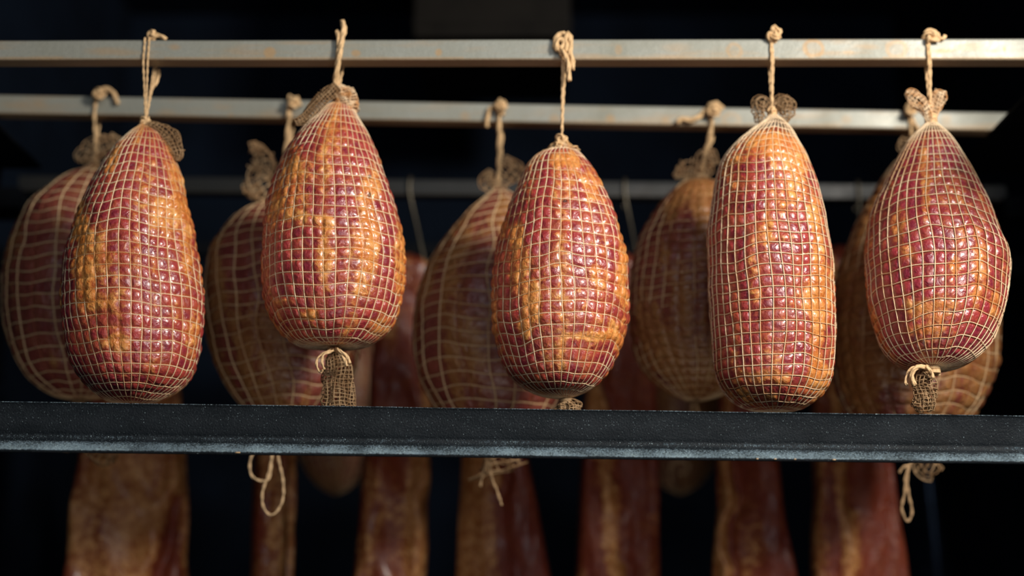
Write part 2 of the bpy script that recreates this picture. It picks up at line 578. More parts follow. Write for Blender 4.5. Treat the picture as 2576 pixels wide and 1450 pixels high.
for side, lab in ((1, 'black lower side rail at the back right under the dark rods'), (-1, 'black lower side rail at the back left under the dark rods')):
    m = MB()
    for (Yr, zf) in ((Y3, z3b), (Y4, z4b)):
        zt_ = zf(side * 0.71) - 0.0005
        a, b_ = sorted((side * 0.71, side * 0.86))
        m.box((a, Yr - 0.02, zt_ - 0.03), (b_, Yr + 0.05, zt_))
    m.box((min(side * .84, side * .86), Y3 - .02, z4b(0) - .2), (max(side * .84, side * .86), Y4 + .05, z3b(0)))
    tag(m.build('support_rail', M_black, smooth=False), lab, 'support rail', 'side rails of the rack')

# sheet-metal box under the ceiling
a = at(1042, 92, 2.25); b = at(1436, 92, 2.25)
m = MB(); m.box((a[0], 2.25, a[2]), (b[0], 2.55, 2.85))
m.box((a[0] - .002, 2.247, a[2] + .02), (b[0] + .002, 2.2515, a[2] + .028))
tag(m.build('air_duct', M_duct, smooth=False), 'dark brown sheet metal duct under the chamber ceiling, top centre', 'duct')

# bluish steel tube at the back right with two glints
A = at(2352, 1450, 2.6); m = MB()
zz = np.linspace(0, 2.0, 90)
P = np.stack([A[0] + 0.004 * np.sin(zz * 9), np.full(90, 2.6), zz], 1)
m.tube(P, 0.016 + 0.001 * np.sin(zz * 31), 20)
m.box((A[0] - 0.03, 2.6, 1.60), (A[0] + .03, 2.96, 1.63))
m.box((A[0] - 0.05, 2.55, 0.0), (A[0] + .05, 2.65, 0.006))
tag(m.build('steel_tube', M_post), 'upright steel tube with a bluish glint behind the bottom right', 'tube')

# ------------------------------------------------------------------ front rail of the rack
YR = 1.402
def rail():
    n = 900
    xs = np.linspace(-0.72, 0.72, n)
    tops = rod_line(YR, 0, 1011, 2576, 1047)
    bots = rod_line(YR - .0225, 0, 1137, 2576, 1168)
    # profile: (y offset towards the camera is negative, height fraction from the top, crust and painted edge light)
    prof = [(0.020, 0.03, 0), (0.004, 0.0, .2), (0.000, 0.0, .9), (-0.0015, 0.006, .9), (-0.001, 0.02, .15), (0.0005, 0.06, .10), (0.003, 0.2, .14), (0.005, 0.35, .10),
            (0.0065, 0.46, .0), (0.0075, 0.53, .0), (0.0085, 0.58, .15), (0.0085, 0.62, .35), (0.0075, 0.67, .25), (0.005, 0.71, .25), (0.001, 0.75, .62), (-0.006, 0.82, .92),
            (-0.015, 0.89, 1.1), (-0.021, 0.935, 1.2), (-0.0225, 0.945, 1.1), (-0.0225, 0.962, .05), (-0.022, 0.998, 0), (-0.019, 1.0, 0), (-0.012, 0.955, 0), (0.004, 0.86, 0), (0.014, 0.75, 0), (0.017, 0.5, 0), (0.016, 0.2, 0)]
    prof = np.array(prof)
    d = catmull(prof[:20], 4)
    prof = np.vstack([d, prof[20:]])
    zt, zb = tops(xs), bots(xs)
    P = np.zeros((n, len(prof), 3))
    P[..., 0] = xs[:, None]
    P[..., 1] = YR + prof[None, :, 0]
    P[..., 2] = zt[:, None] - prof[None, :, 1] * (zt - zb)[:, None]
    P[..., 2] += 0.0006 * (noise3(xs * 14, 0, 0, 3)[:, None] - 0.5) * (prof[None, :, 1] < 0.1)
    t = np.broadcast_to(prof[:, 2], P.shape[:2]).copy()
    t *= 0.75 + 0.5 * noise3(xs * 60, 0, 0, 8)[:, None]
    m = MB(); m.grid(P, True, t)
    for e in (0, -1):
        c = P[e].mean(0)
        m.grid(np.stack([P[e], np.broadcast_to(c, P[e].shape)]), True, np.zeros(2 * len(prof)))
    return m


r_ = thing('rack_rail', 'black steel rack rail with grey salt crust crossing in front of the hams', 'rail', at(1288, 1090, YR))
rail().build('profile', M_rail, r_)
for s in (-1, 1):
    m = MB()
    z = at(1288, 1090, YR)[2]
    xa, xb = sorted((s * 0.72, s * 0.85))
    m.box((xa - .002, YR - 0.01, z - 0.025), (xb + .002, YR + 0.02, z + 0.02))
    m.build('end_bracket', M_black, r_, smooth=False)
rng = np.random.default_rng(4)

# crumbs of wood chip stuck along the lower lip
for (cx, cy, wpx) in ((598, 1153, 14), (2098, 1160, 9), (1950, 1156, 6), (1905, 1157, 5), (2000, 1158, 5), (2590, 1050, 3)):
    if cx > 2576: continue
    m = MB(); c = at(cx, 1137 + 31 * cx / 2576 - 5, YR - 0.0232); s = wpx * pxm(YR) * .5
    V = np.array([(-1, -.3, -.3), (1, -.3, -.2), (.8, .5, -.25), (-.9, .5, -.35), (-.8, -.3, .3), (.9, -.3, .2), (.7, .5, .25), (-.8, .5, .3)])
    V = V * [s, 0.0016, 0.0016] + c + [0, -0.0004, 0]
    m.add(V, [(0, 3, 2, 1), (4, 5, 6, 7), (0, 1, 5, 4), (1, 2, 6, 5), (2, 3, 7, 6), (3, 0, 4, 7)])
    m.build('crumb', M_twine, r_)


# ------------------------------------------------------------------ hams
def sock(mb, Y, pts, nu, nv, rc, seed, flat=0.7, jit=0.35, dy=0.0, double=True, phase=0.0, close_end=False):
    """a sleeve of loose netting along a path of (px, py, radius px[, depth offset m])"""
    k = pxm(Y)
    ctrl = []
    for p in pts:
        q = at(p[0], p[1], Y)
        ctrl.append((q[0], Y + dy + (p[3] if len(p) > 3 else 0), q[2], p[2] * k))
    D = resample(catmull(ctrl, 10), nv * 4 + 1)
    Pc, R = D[:, :3], D[:, 3]
    T = np.gradient(Pc, axis=0); T /= np.linalg.norm(T, axis=1)[:, None]
    ref = np.array([0.0, -1.0, 0.0])
    B = np.cross(T, ref); B /= np.linalg.norm(B, axis=1)[:, None] + 1e-9
    Nn = np.cross(B, T)
    nt_ = nu * 4
    th = np.linspace(0, 2 * pi, nt_, endpoint=False) + phase
    s = np.linspace(0, 1, len(D))
    TH_, SS = np.meshgrid(th, s)
    cr = 1 + jit * 2 * (noise3(np.cos(TH_) * 2.1 + 5, np.sin(TH_) * 2.1 + 5, SS * nv * 0.35, seed) - 0.5) \
        + jit * 0.8 * (noise3(np.cos(TH_) * 5 + 9, np.sin(TH_) * 5 + 9, SS * nv * 0.8, seed + 1) - 0.5)
    tw = 0.5 * (noise3(SS * 4, 0, 0, seed + 2) - 0.5)
    P = Pc[:, None] + (R[:, None] * cr)[..., None] * (B[:, None] * np.cos(TH_ + tw)[..., None] + flat * Nn[:, None] * np.sin(TH_ + tw)[..., None])
    sl = (noise3(np.cos(TH_) * 1.7, np.sin(TH_) * 1.7, SS * nv * .5, seed + 5) - .5) * R.mean() * jit * 1.2
    P = P + T[:, None] * sl[..., None]
    t = noise3(TH_ * 2, SS * 6, 0, seed + 9)
    for j in range(nu):
        mb.tube(P[:, j * 4], rc, 4, attr=t[:, j * 4])
    for i in range(nv + 1):
        mb.tube(P[min(i * 4, len(P) - 1)], rc, 4, closed=True, attr=t[min(i * 4, len(P) - 1)])


def knot(mb, c, size, r, seed, turns=2):
    """a lump of knotted twine"""
    g = np.random.default_rng(seed)
    for q in range(turns):
        t = np.linspace(0, 2 * pi, 40, endpoint=False)
        a, b_ = (2, 3) if q % 2 == 0 else (3, 2)
        rad = 0.62 + 0.38 * np.cos(b_ * t)
        P = np.stack([rad * np.cos(a * t), 0.6 * np.sin(b_ * t), rad * np.sin(a * t) * 0.8], 1) * size
        ax = Matrix.Rotation(g.uniform(-.6, .6), 3, 'X') @ Matrix.Rotation(g.uniform(-.5, .5), 3, 'Z') @ Matrix.Rotation(g.uniform(-.9, .9), 3, 'Y')
        P = P @ np.array(ax).T + c + g.uniform(-.15, .15, 3) * size
        P = np.vstack([P, P[:1]])
        mb.rope(P, r)


def coil(mb, c, rad, h, r, turns=4):
    t = np.linspace(0, turns * 2 * pi, turns * 16)
    P = np.stack([c[0] + rad * np.cos(t), c[1] + rad * np.sin(t), c[2] - h / 2 + h * t / t[-1] + 0.3 * r * np.sin(t * .5)], 1)
    mb.tube(P, r, 6)


def ham(label, group, Y, outline, pole_top, pole_bot, ncol, nrow, mat, netmat, seed, blobs=(), fatbias=0.0, bodytop=0.0,
        tilt=0.0, cordr=0.00052, dep=0.92, red=(), amp=1.0, sub=8, sink=0.5, twistk=0.0, chars=(), name='netted_ham', lumps=1.0):
    k = pxm(Y)
    # control rows: centre x, half width, z
    rows = [(at(pole_top[0], pole_top[1], Y), 5 * k)]
    for (y, xl, xr) in outline:
        rows.append((at((xl + xr) / 2, y, Y), (xr - xl) / 2 * k))
    rows.append((at(pole_bot[0], pole_bot[1], Y), 4 * k))
    ctrl = np.array([(q[0], w_, q[2]) for q, w_ in rows])
    D = catmull(ctrl, 10)
    D[:, 1] = np.maximum(D[:, 1], 0.0015)
    dd = np.r_[0, np.cumsum(np.hypot(np.diff(D[:, 1]), np.diff(D[:, 2])))]
    nr, nc = nrow * sub + 1, ncol * sub
    v = np.linspace(0, 1, nr)
    u = np.arange(nc) / nc
    U, V = np.meshgrid(u, v)
    PH = (U - 0.5) * 2 * pi
    cs, sn = np.cos(PH), np.sin(PH)
    edge = np.sin(pi * np.clip(V, 0, 1)) ** 0.5
    wu = (0.5 / ncol) * (fbm(cs * 1.6 + 3, sn * 1.6 + 3, V * 5, seed + 1, 2) - 0.5) * 2.2 * edge + twistk * (V - .5)
    wv = (0.6 / nrow) * (fbm(cs * 1.5 + 7, sn * 1.5 + 7, V * 4, seed + 2, 2) - 0.5) * 2.6 * edge
    UU = PH + wu * 2 * pi
    VV = np.clip(V + wv, 0, 1)
    sA = VV * dd[-1]
    cx = np.interp(sA, dd, D[:, 0]); ww = np.interp(sA, dd, D[:, 1]); zz = np.interp(sA, dd, D[:, 2])
    lump = 1 + lumps * 0.05 * (fbm(np.cos(UU) * 1.4 + 2, np.sin(UU) * 1.4 + 2, VV * 3.5, seed + 3, 2) - 0.5) * edge
    X = cx + ww * lump * np.sin(UU)
    Yy = Y - ww * dep * lump * np.cos(UU)
    P = np.stack([X, Yy, zz], -1)
    zc = zz.mean()
    if tilt:
        ca, sa = cos(tilt), sin(tilt)
        dz = P[..., 2] - rows[0][0][2]
        dy = P[..., 1] - Y
        f = sstep(0.0, 1.0, VV)
        tz = P[..., 2] - zc
        P2 = P.copy()
        P2[..., 1] = Y + dy * ca + tz * sa * 1.0
        P2[..., 2] = zc + tz * ca - dy * sa
        P2[..., 1] += - (np.interp(0, [0], [0]))
        P = P * (1 - sstep(0, .45, VV))[..., None] + P2 * sstep(0, .45, VV)[..., None]
    # smooth normals
    Pu = np.roll(P, -1, 1) - np.roll(P, 1, 1)
    Pv = np.gradient(P, axis=0)
    Nm = np.cross(Pu, Pv)
    Nm /= np.linalg.norm(Nm, axis=2)[..., None] + 1e-12
    out = P - np.array([cx.mean(), Y, zc])
    if np.sum(Nm * out) < 0: Nm = -Nm
    # medium lumps shared by meat and net
    med = (fbm(P[..., 0] * 28, P[..., 1] * 28, P[..., 2] * 28, seed + 4, 3) - 0.5) * 0.006 * lumps * edge
    P = P + Nm * med[..., None]
    cell_w = 2 * pi * ww / ncol
    cell_h = dd[-1] / nrow
    size = np.minimum(cell_w, cell_h)
    fu = np.abs(np.sin(pi * U * ncol)) ; fv = np.abs(np.sin(pi * V * nrow))
    ci = np.floor(U * ncol + 1e-6); ri = np.minimum(np.floor(V * nrow + 1e-6), nrow - 1)
    crand = _hash(ci, ri, ci * 0, seed + 60)
    bulge = (fu * fv) ** 0.52
    px, py = proj(P)
    facing = (np.cos(UU) > 0)
    # fat distribution
    nn = fbm(np.cos(UU) * 2.2 + 11, np.sin(UU) * 2.2 + 11, VV * 3.2 + (UU * 0.15), seed + 5, 3)
    strand = fbm(np.cos(UU) * 5 + 21, np.sin(UU) * 5 + 21, VV * 5, seed + 6, 2)
    fat = 0.5 + (nn - 0.56) * 2.6 + (strand - 0.56) * 1.2 + fatbias
    if blobs:
        b_ = np.zeros_like(fat)
        for (bx, by, rx, ry, s) in blobs:
            wob = 0.7 * (noise3(P[..., 0] * 60, P[..., 1] * 60, P[..., 2] * 60, seed + 8) - 0.5)
            d = np.sqrt(((px - bx) / rx) ** 2 + ((py - by) / ry) ** 2) + wob
            b_ = b_ + s * sstep(1.5, 0.35, d)
        fat = np.where(facing, 0.27 + 0.50 * (fat - 0.4) + b_ * .85, fat)
    fat = np.clip(fat + 0.10 * (crand - 0.5), 0, 1)
    char = np.zeros_like(fat)
    for (bx, by, rx, ry, s) in chars:
        d = np.sqrt(((px - bx) / rx) ** 2 + ((py - by) / ry) ** 2)
        char = np.maximum(char, s * sstep(1.2, 0.5, d) * facing)
    spk = sstep(0.80, 0.90, noise3(P[..., 0] * 240, P[..., 1] * 240, P[..., 2] * 240, seed + 30)) * sstep(.62, .75, noise3(P[..., 0] * 40, P[..., 1] * 40, P[..., 2] * 40, seed + 31))
    char = np.clip(char + spk * 0.5, 0, 1)
    a_ = 0.15 * amp * size * (0.55 + 0.75 * crand + 0.35 * fat)
    h = a_ * bulge
    fade = 1 - 0.4 * sstep(0.97, 1.0, V)
    # meat: below the gathered neck of the net the meat starts lower
    Pm = P + Nm * (h * fade)[..., None]
    i0 = 0
    if bodytop > 0:
        i0 = int(round(bodytop * (nr - 1)))
        span = 0.09
        q = np.clip((V - bodytop) / span, 0, 1)
        sc = np.sqrt(np.clip(1 - (1 - q) ** 2, 0, 1)) * 0.985
        cxr = cx[..., None] * np.array([1.0, 0, 0])
        c3 = np.stack([cx, np.full_like(cx, Y), zz], -1)
        Pm = c3 + (Pm - c3) * np.stack([np.maximum(sc, .03), np.maximum(sc, .03), np.ones_like(sc)], -1)
    root = thing(name, label, 'ham', rows[0][0], group)
    mb = MB(); mb.grid(Pm[i0:], True, fat[i0:])
    o = mb.build('meat', mat, root)
    extra_attr(o, 'bulge', bulge[i0:]); extra_attr(o, 'char', char[i0:]); extra_attr(o, 'cellrand', crand[i0:])
    # netting
    sk = noise3(P[..., 0] * 22, P[..., 1] * 22, P[..., 2] * 22, seed + 12)
    off = cordr * 0.55 - cordr * 3.2 * sink * sstep(0.48, 0.75, sk * 0.7 + 0.3 * fat) * sstep(0.0, .12, V - bodytop)
    off = off * np.ones_like(P[..., 0])
    Pn = P + Nm * off[..., None]
    nb = MB(); rb = MB()
    stain = np.clip(0.1 + 0.6 * fat + 1.1 * (noise3(P[..., 0] * 35, P[..., 1] * 35, P[..., 2] * 35, seed + 14) - .5), 0, 1)
    step = 2 if sub >= 6 else 1
    rowsel = np.arange(0, nr, step)
    for j in range(ncol):
        c_ = j * sub
        (rb if j in red else nb).tube(Pn[rowsel, c_], cordr * (0.8 if j in red else 1.1), 5, ref=Nm[rowsel, c_], attr=stain[rowsel, c_])
    colsel = np.arange(0, nc, step)
    for i in range(1, nrow):
        r0 = i * sub
        Q = Pn[r0, colsel]
        nb.tube(Q, cordr * 0.95, 5, ref=Nm[r0, colsel], closed=True, attr=stain[r0, colsel])
    n_o = nb.build('netting', netmat, root)
    if rb.n:
        rb.build('red_thread', M_red, n_o)['label'] = 'dark red lengthwise elastic thread'
    root['_top'] = [float(q) for q in rows[0][0]]
    root['_bot'] = [float(q) for q in P[-1].mean(0)]
    return root


def over_rod(K, Yf, zt, zb, xf, xb, r, yk=0.0):
    """path of a loop: from K up the front of the rod, over it and down behind"""
    g = r * 1.25
    f = xf; b_ = xb; mx = (xf + xb) / 2
    return [K, (f * .5 + K[0] * .5, (Yf - g + K[1]) / 2, (K[2] + zb(f)) / 2), (f, Yf - g, zb(f) - .004), (f, Yf - g, (zb(f) + zt(f)) / 2), (f, Yf - g, zt(f) - .003), (f, Yf - g * .85, zt(f) + g * .85), (f, Yf + .005, zt(f) + g),
            (mx, Yf + TH / 2, zt(mx) + g), (b_, Yf + TH - .005, zt(b_) + g), (b_, Yf + TH + g * .85, zt(b_) + g * .85), (b_, Yf + TH + g, zt(b_) - .003), (b_, Yf + TH + g, zb(b_)), ((b_ + K[0]) / 2, (Yf + TH + g + K[1]) / 2, (K[2] + zb(b_)) / 2), K]


def X(px, py, Y): return at(px, py, Y)[0]


def pix(pts, Y):
    out = []
    for p in pts:
        q = at(p[0], p[1], Y + (p[2] if len(p) > 2 else 0))
        out.append(q)
    return out


# --- front row -------------------------------------------------------------
YH = Y1 + TH / 2
GF = 'front row of netted hams'
F1 = Y1 - 0.003   # just in front of the rod

# ham 1
h = ham('netted ham at the far left of the front row, gold patch on its left side', GF, YH,
        [(322, 343, 385), (340, 320, 408), (370, 290, 428), (400, 268, 440), (450, 240, 458), (500, 214, 470), (550, 194, 480), (600, 180, 488), (650, 168, 496), (700, 161, 503),
         (750, 160, 507), (800, 163, 507), (850, 172, 503), (900, 183, 495), (945, 203, 478), (978, 228, 448), (1000, 256, 412), (1012, 285, 380)],
        (366, 306), (334, 1022), 38, 30, M_ham, M_net, 101,
        blobs=[(235, 640, 45, 95, .8), (205, 560, 20, 60, .6), (240, 750, 50, 40, .5), (425, 530, 36, 55, .75), (470, 630, 16, 120, .6), (345, 640, 12, 70, .45), (385, 740, 10, 90, .45),
               (290, 860, 45, 22, .7), (380, 900, 20, 50, .4), (285, 400, 18, 60, .5), (440, 440, 22, 22, .4), (480, 850, 20, 60, .4)], sink=.55)
K = np.array(h['_top'])
tw = MB()
for xf, xb in ((360, 386), (371, 392)):
    tw.rope(over_rod(K + [0.0, 0, -.002], Y1, z1t, z1b, X(xf, 150, F1), X(xb, 170, Y1 + TH), .0012), .0012)
t_ = tw.build('twine', M_twine, h)
kb = MB(); knot(kb, at(385, 91, Y1 + .006) + [0, 0, .001], .0062, .0016, 3, 2)
kb.rope(pix([(380, 93), (392, 88), (405, 91), (418, 99)], Y1 + .004), .0026, plies=3); kb.build('knot', M_twine, t_)
kb = MB(); kb.rope(pix([(400, 172), (400, 190), (390, 212), (380, 232), (374, 262)], Y1 + TH + .006), .0014); kb.rope(pix([(399, 176), (397, 196), (388, 216)], Y1 + TH + .007), .0026, plies=3); kb.build('loose_end', M_twine, t_)
kb = MB(); coil(kb, K + [0, 0, -.004], .0055, .009, .0014, 4); knot(kb, K + [0, -.002, .0], .0055, .0014, 5, 2); kb.build('neck_knot', M_twine, h)
sb = MB(); sock(sb, YH, [(376, 318, 7), (400, 326, 14), (428, 350, 24), (448, 388, 20), (446, 408, 10)], 14, 12, .00055, 7, dy=-.006, jit=.45)
sock(sb, YH, [(372, 322, 8), (398, 334, 12), (420, 362, 18), (440, 396, 16)], 10, 10, .00055, 8, dy=-.002, jit=.5); sb.build('net_tuft', M_tuft, h)
sb = MB(); sock(sb, YH, [(334, 1018, 8), (332, 1026, 9), (330, 1034, 14)], 12, 4, .0006, 9, jit=.3); knot(sb, np.array(h['_bot']), .005, .0014, 9, 1); sb.build('bottom_gather', M_net_brown, h)

# ham 2
h = ham('netted ham hanging highest in the front row, long net sleeve dangling beneath it', GF, YH,
        [(272, 815, 888), (300, 786, 905), (330, 757, 925), (370, 727, 945), (420, 700, 964), (480, 680, 986), (540, 668, 1003), (600, 662, 1015), (660, 661, 1020), (720, 664, 1016),
         (780, 674, 1003), (820, 692, 982), (848, 716, 952), (868, 750, 918)],
        (856, 252), (842, 874), 40, 28, M_ham, M_net, 202,
        blobs=[(735, 460, 40, 90, .75), (700, 560, 30, 60, .45), (815, 640, 24, 90, .8), (800, 560, 50, 20, .4), (930, 590, 24, 120, .75), (1005, 690, 18, 120, .75), (925, 470, 26, 60, .5), (780, 790, 22, 14, .7),
               (960, 820, 40, 30, .6), (850, 310, 30, 60, .25), (720, 760, 30, 12, .5), (955, 400, 16, 60, .4), (905, 720, 14, 50, .4)], sink=.35, chars=[(929, 446, 5, 6, .9), (928, 492, 6, 8, .8)])
K = at(852, 226, YH)
tw = MB()
tw.rope([*pix([(851, 250, .011), (842, 206, .008), (846, 180, 0), (849, 150, -.002), (852, 118, -.002), (851, 90, -.001), (848, 81, .002), (852, 80, .006)], F1)], .0026, plies=3)
tw.rope([*pix([(852, 250, .012), (846, 206, .009), (848, 178, .0), (853, 148, -.004), (858, 118, -.004), (862, 88, -.002), (864, 66, .0), (861, 52, .001)], F1)], .0030, plies=3)
tw.rope(over_rod(K, Y1, z1t, z1b, X(850, 150, F1), X(862, 172, Y1 + TH), .0016), .0016)
t_ = tw.build('twine', M_twine, h)
kb = MB(); kb.rope(pix([(861, 54), (866, 66), (864, 84), (858, 96)], F1), .0034, plies=2); kb.build('knot', M_twine, t_)
sb = MB()
sock(sb, YH, [(850, 214, 9), (854, 226, 20), (862, 244, 26), (868, 262, 31), (872, 280, 30)], 12, 13, .0007, 17, flat=.9, jit=.28)
sock(sb, YH, [(852, 222, 12), (864, 240, 26), (872, 262, 27), (870, 278, 26)], 9, 12, .0007, 18, flat=.95, jit=.4)
sb.build('net_wrap', M_net, h)
sb = MB()
sock(sb, YH, [(852, 232, 14), (822, 258, 15), (790, 290, 13), (762, 315, 11), (748, 320, 9)], 12, 16, .00055, 19, flat=.6, jit=.4, dy=-.016)
sock(sb, YH, [(850, 228, 10), (818, 245, 10), (785, 278, 9), (765, 305, 7)], 8, 16, .00055, 20, flat=.6, jit=.4, dy=-.012)
sb.build('net_tuft', M_tuft, h)
sb = MB()
sock(sb, YH, [(842, 874, 12), (846, 900, 24), (850, 940, 34), (852, 990, 38), (850, 1040, 40), (850, 1062, 38)], 20, 20, .00062, 21, jit=.22, flat=.6)
sock(sb, YH, [(842, 878, 8), (848, 910, 18), (850, 960, 26), (852, 1010, 30), (850, 1050, 30)], 12, 14, .0006, 22, jit=.45, flat=.5)
sb.build('net_sleeve', M_tuft, h)
kb = MB(); B_ = np.array(h['_bot'])
kb.rope([B_, *pix([(826, 884, -.02), (802, 898, -.022), (796, 920, -.022), (806, 936, -.02), (812, 932, -.018)], YH)], .0016)
kb.rope([B_, *pix([(836, 884, -.02), (815, 892, -.024), (810, 912, -.024), (816, 930, -.024)], YH)], .0016)
kb.rope([B_, *pix([(852, 882, -.024), (872, 896, -.026), (880, 915, -.026)], YH)], .0020, plies=3)
kb.rope([B_, *pix([(850, 884, -.02), (866, 904, -.026), (872, 922, -.026)], YH)], .0020, plies=3)
coil(kb, B_ + [0, 0, -.003], .0065, .008, .0016, 4); kb.build('bottom_tie', M_twine, h)

# ham 3
h = ham('plump netted ham in the middle of the front row, knotted twine over the rod', GF, YH,
        [(378, 1378, 1447), (395, 1345, 1466), (420, 1322, 1488), (460, 1304, 1512), (500, 1290, 1531), (560, 1268, 1555), (620, 1251, 1572), (680, 1240, 1580), (740, 1236, 1583), (800, 1237, 1580),
         (850, 1246, 1571), (900, 1263, 1550), (943, 1285, 1526), (974, 1318, 1494), (993, 1358, 1458)],
        (1413, 356), (1424, 1004), 38, 27, M_ham, M_net, 303,
        blobs=[(1300, 650, 28, 90, .7), (1290, 580, 30, 30, .5), (1340, 760, 20, 55, .8), (1320, 820, 20, 30, .6), (1490, 460, 22, 80, .75), (1565, 640, 16, 190, .7), (1520, 600, 14, 90, .5),
               (1410, 400, 60, 22, .7), (1335, 470, 14, 60, .4), (1245, 800, 10, 90, .6), (1500, 845, 70, 12, .7), (1555, 850, 24, 50, .7), (1500, 700, 18, 40, .45), (1440, 420, 14, 60, .4)], sink=.35, chars=[(1421, 507, 8, 4, .95)])
K = np.array(h['_top'])
tw = MB()
tw.rope(over_rod(K, Y1, z1t, z1b, X(1415, 150, F1), X(1418, 172, Y1 + TH), .0014), .0015)
tw.rope(over_rod(K, Y1, z1t, z1b, X(1419, 150, F1), X(1421, 172, Y1 + TH), .0014), .0015)
t_ = tw.build('twine', M_twine, h)
kb = MB()
kb.rope(pix([(1414, 140, 0), (1404, 115), (1396, 122), (1397, 98), (1408, 86), (1420, 84), (1424, 100)], F1 - .001), .0028, plies=3)
kb.rope(pix([(1402, 128), (1400, 108), (1410, 96), (1418, 110), (1408, 124)], F1 - .004), .0026, plies=3)
kb.rope(pix([(1426, 82), (1434, 92), (1436, 112), (1434, 132), (1440, 152), (1440, 176)], F1 - .003), .0030, plies=3)
kb.rope(pix([(1414, 126), (1424, 142), (1430, 165), (1431, 188), (1432, 204)], F1 - .006), .0028, plies=3)
kb.rope(pix([(1412, 92, .003), (1420, 90, .012), (1424, 84, .01)], F1), .0026, plies=3)
kb.rope(pix([(1422, 130), (1426, 115), (1422, 100), (1428, 86)], F1 - .004), .0026, plies=3)
kb.build('knot', M_twine, t_)
kb = MB()
sock(kb, YH, [(1413, 346, 6), (1414, 358, 12), (1414, 372, 28), (1412, 388, 36)], 22, 6, .0010, 31, flat=1.0, jit=.35)
sock(kb, YH, [(1413, 350, 7), (1414, 362, 16), (1416, 376, 30), (1418, 384, 33)], 18, 5, .0010, 32, flat=1.0, jit=.45)
knot(kb, K + [0, -.003, .001], .006, .0018, 6, 2); kb.build('neck_gather', M_twine, h)
sb = MB(); Bt = h['_bot']
sock(sb, YH, [(1424, 1000, 6), (1426, 1008, 13), (1428, 1022, 30), (1430, 1050, 36)], 26, 8, .0007, 33, jit=.35, flat=.7)
sock(sb, YH, [(1424, 992, 5), (1426, 1006, 12), (1428, 1024, 22), (1428, 1048, 28)], 18, 7, .0007, 34, jit=.5, flat=.7)
coil(sb, np.array(Bt) + [0, 0, -.004], .006, .007, .0014, 4); sb.build('bottom_tuft', M_tuft, h)

# ham 4
h = ham('longest, straight-sided netted ham, fourth in the front row, orange shoulder', GF, YH,
        [(306, 1919, 1972), (330, 1884, 1992), (360, 1848, 2008), (390, 1822, 2026), (425, 1802, 2042), (475, 1790, 2058), (540, 1781, 2073), (610, 1778, 2087), (700, 1782, 2096), (770, 1788, 2100),
         (840, 1794, 2100), (900, 1799, 2097), (953, 1806, 2090), (988, 1824, 2070), (1013, 1850, 2044), (1030, 1886, 2010)],
        (1942, 286), (1946, 1038), 36, 34, M_ham, M_net, 404, bodytop=.055,
        blobs=[(1950, 365, 75, 40, .95), (2010, 430, 32, 90, .6), (2055, 620, 20, 160, .6), (2060, 800, 22, 120, .6), (1930, 560, 14, 60, .3), (1890, 670, 12, 60, .45), (1905, 745, 12, 20, .5), (2030, 760, 16, 50, .5),
               (1925, 950, 70, 20, .5), (1850, 990, 50, 18, .4), (2055, 950, 30, 40, .6), (1980, 520, 30, 20, .35), (1960, 600, 60, 12, .3), (1850, 440, 24, 60, .4), (2040, 540, 20, 40, .4)],
        sink=.35, chars=[(1875, 590, 12, 22, .5), (1866, 570, 8, 12, .45)], twistk=-.02)
K = np.array(h['_top'])
tw = MB()
tw.rope(over_rod(K, Y1, z1t, z1b, X(1941, 150, F1), X(1936, 172, Y1 + TH), .0015), .0015)
tw.rope(over_rod(K, Y1, z1t, z1b, X(1945, 150, F1), X(1939, 172, Y1 + TH), .0015), .0015)
t_ = tw.build('twine', M_twine, h)
kb = MB(); knot(kb, at(1946, 92, F1) + [0, .001, 0], .0072, .0021, 11, 2); kb.rope(pix([(1936, 104), (1944, 88), (1943, 72), (1948, 66), (1956, 74), (1964, 78), (1958, 90)], F1), .0024, plies=3)
kb.build('knot', M_twine, t_)
kb = MB(); coil(kb, K + [0, 0, .001], .0045, .010, .0013, 5); knot(kb, K + [0, -.003, .003], .0048, .0012, 12, 1); kb.build('neck_knot', M_twine, h)
sb = MB()
sock(sb, YH, [(1940, 280, 6), (1924, 262, 14), (1912, 262, 17), (1912, 290, 14), (1908, 308, 6)], 12, 9, .00055, 41, jit=.6, flat=.9)
sock(sb, YH, [(1944, 280, 6), (1962, 258, 15), (1974, 262, 20), (1976, 292, 16), (1972, 310, 6)], 14, 10, .00055, 42, jit=.65, flat=.9)
sock(sb, YH, [(1944, 276, 5), (1958, 252, 12), (1972, 252, 16), (1982, 275, 12)], 10, 8, .00055, 43, jit=.7, dy=.006)
sb.build('net_tuft', M_tuft, h)
sb = MB(); knot(sb, np.array(h['_bot']), .0045, .0012, 14, 1); sock(sb, YH, [(1946, 1036, 7), (1946, 1044, 8), (1944, 1052, 12)], 12, 4, .0006, 44, jit=.4); sb.build('bottom_gather', M_net_brown, h)

# ham 5
h = ham('dark purple netted ham at the far right of the front row, frayed net end below', GF, YH,
        [(322, 2314, 2370), (345, 2290, 2394), (385, 2262, 2424), (430, 2238, 2452), (480, 2214, 2476), (540, 2192, 2498), (600, 2180, 2516), (650, 2177, 2528), (700, 2179, 2529), (770, 2185, 2518),
         (830, 2196, 2502), (878, 2212, 2474), (915, 2238, 2438), (936, 2274, 2396)],
        (2342, 302), (2328, 944), 38, 26, M_ham_dark, M_net, 505, tilt=.20, bodytop=.045,
        blobs=[(2328, 500, 14, 120, .7), (2262, 560, 22, 60, .6), (2245, 470, 14, 50, .5), (2330, 770, 60, 26, .85), (2320, 830, 50, 12, .5), (2455, 700, 14, 90, .5), (2500, 760, 16, 60, .7), (2400, 660, 24, 30, .45),
               (2300, 640, 24, 24, .4), (2220, 640, 14, 60, .45), (2420, 590, 14, 40, .35)], sink=.15, fatbias=-.03, chars=[(2410, 430, 20, 14, .5), (2440, 470, 14, 14, .4), (2420, 400, 14, 12, .35)])
K = np.array(h['_top'])
tw = MB()
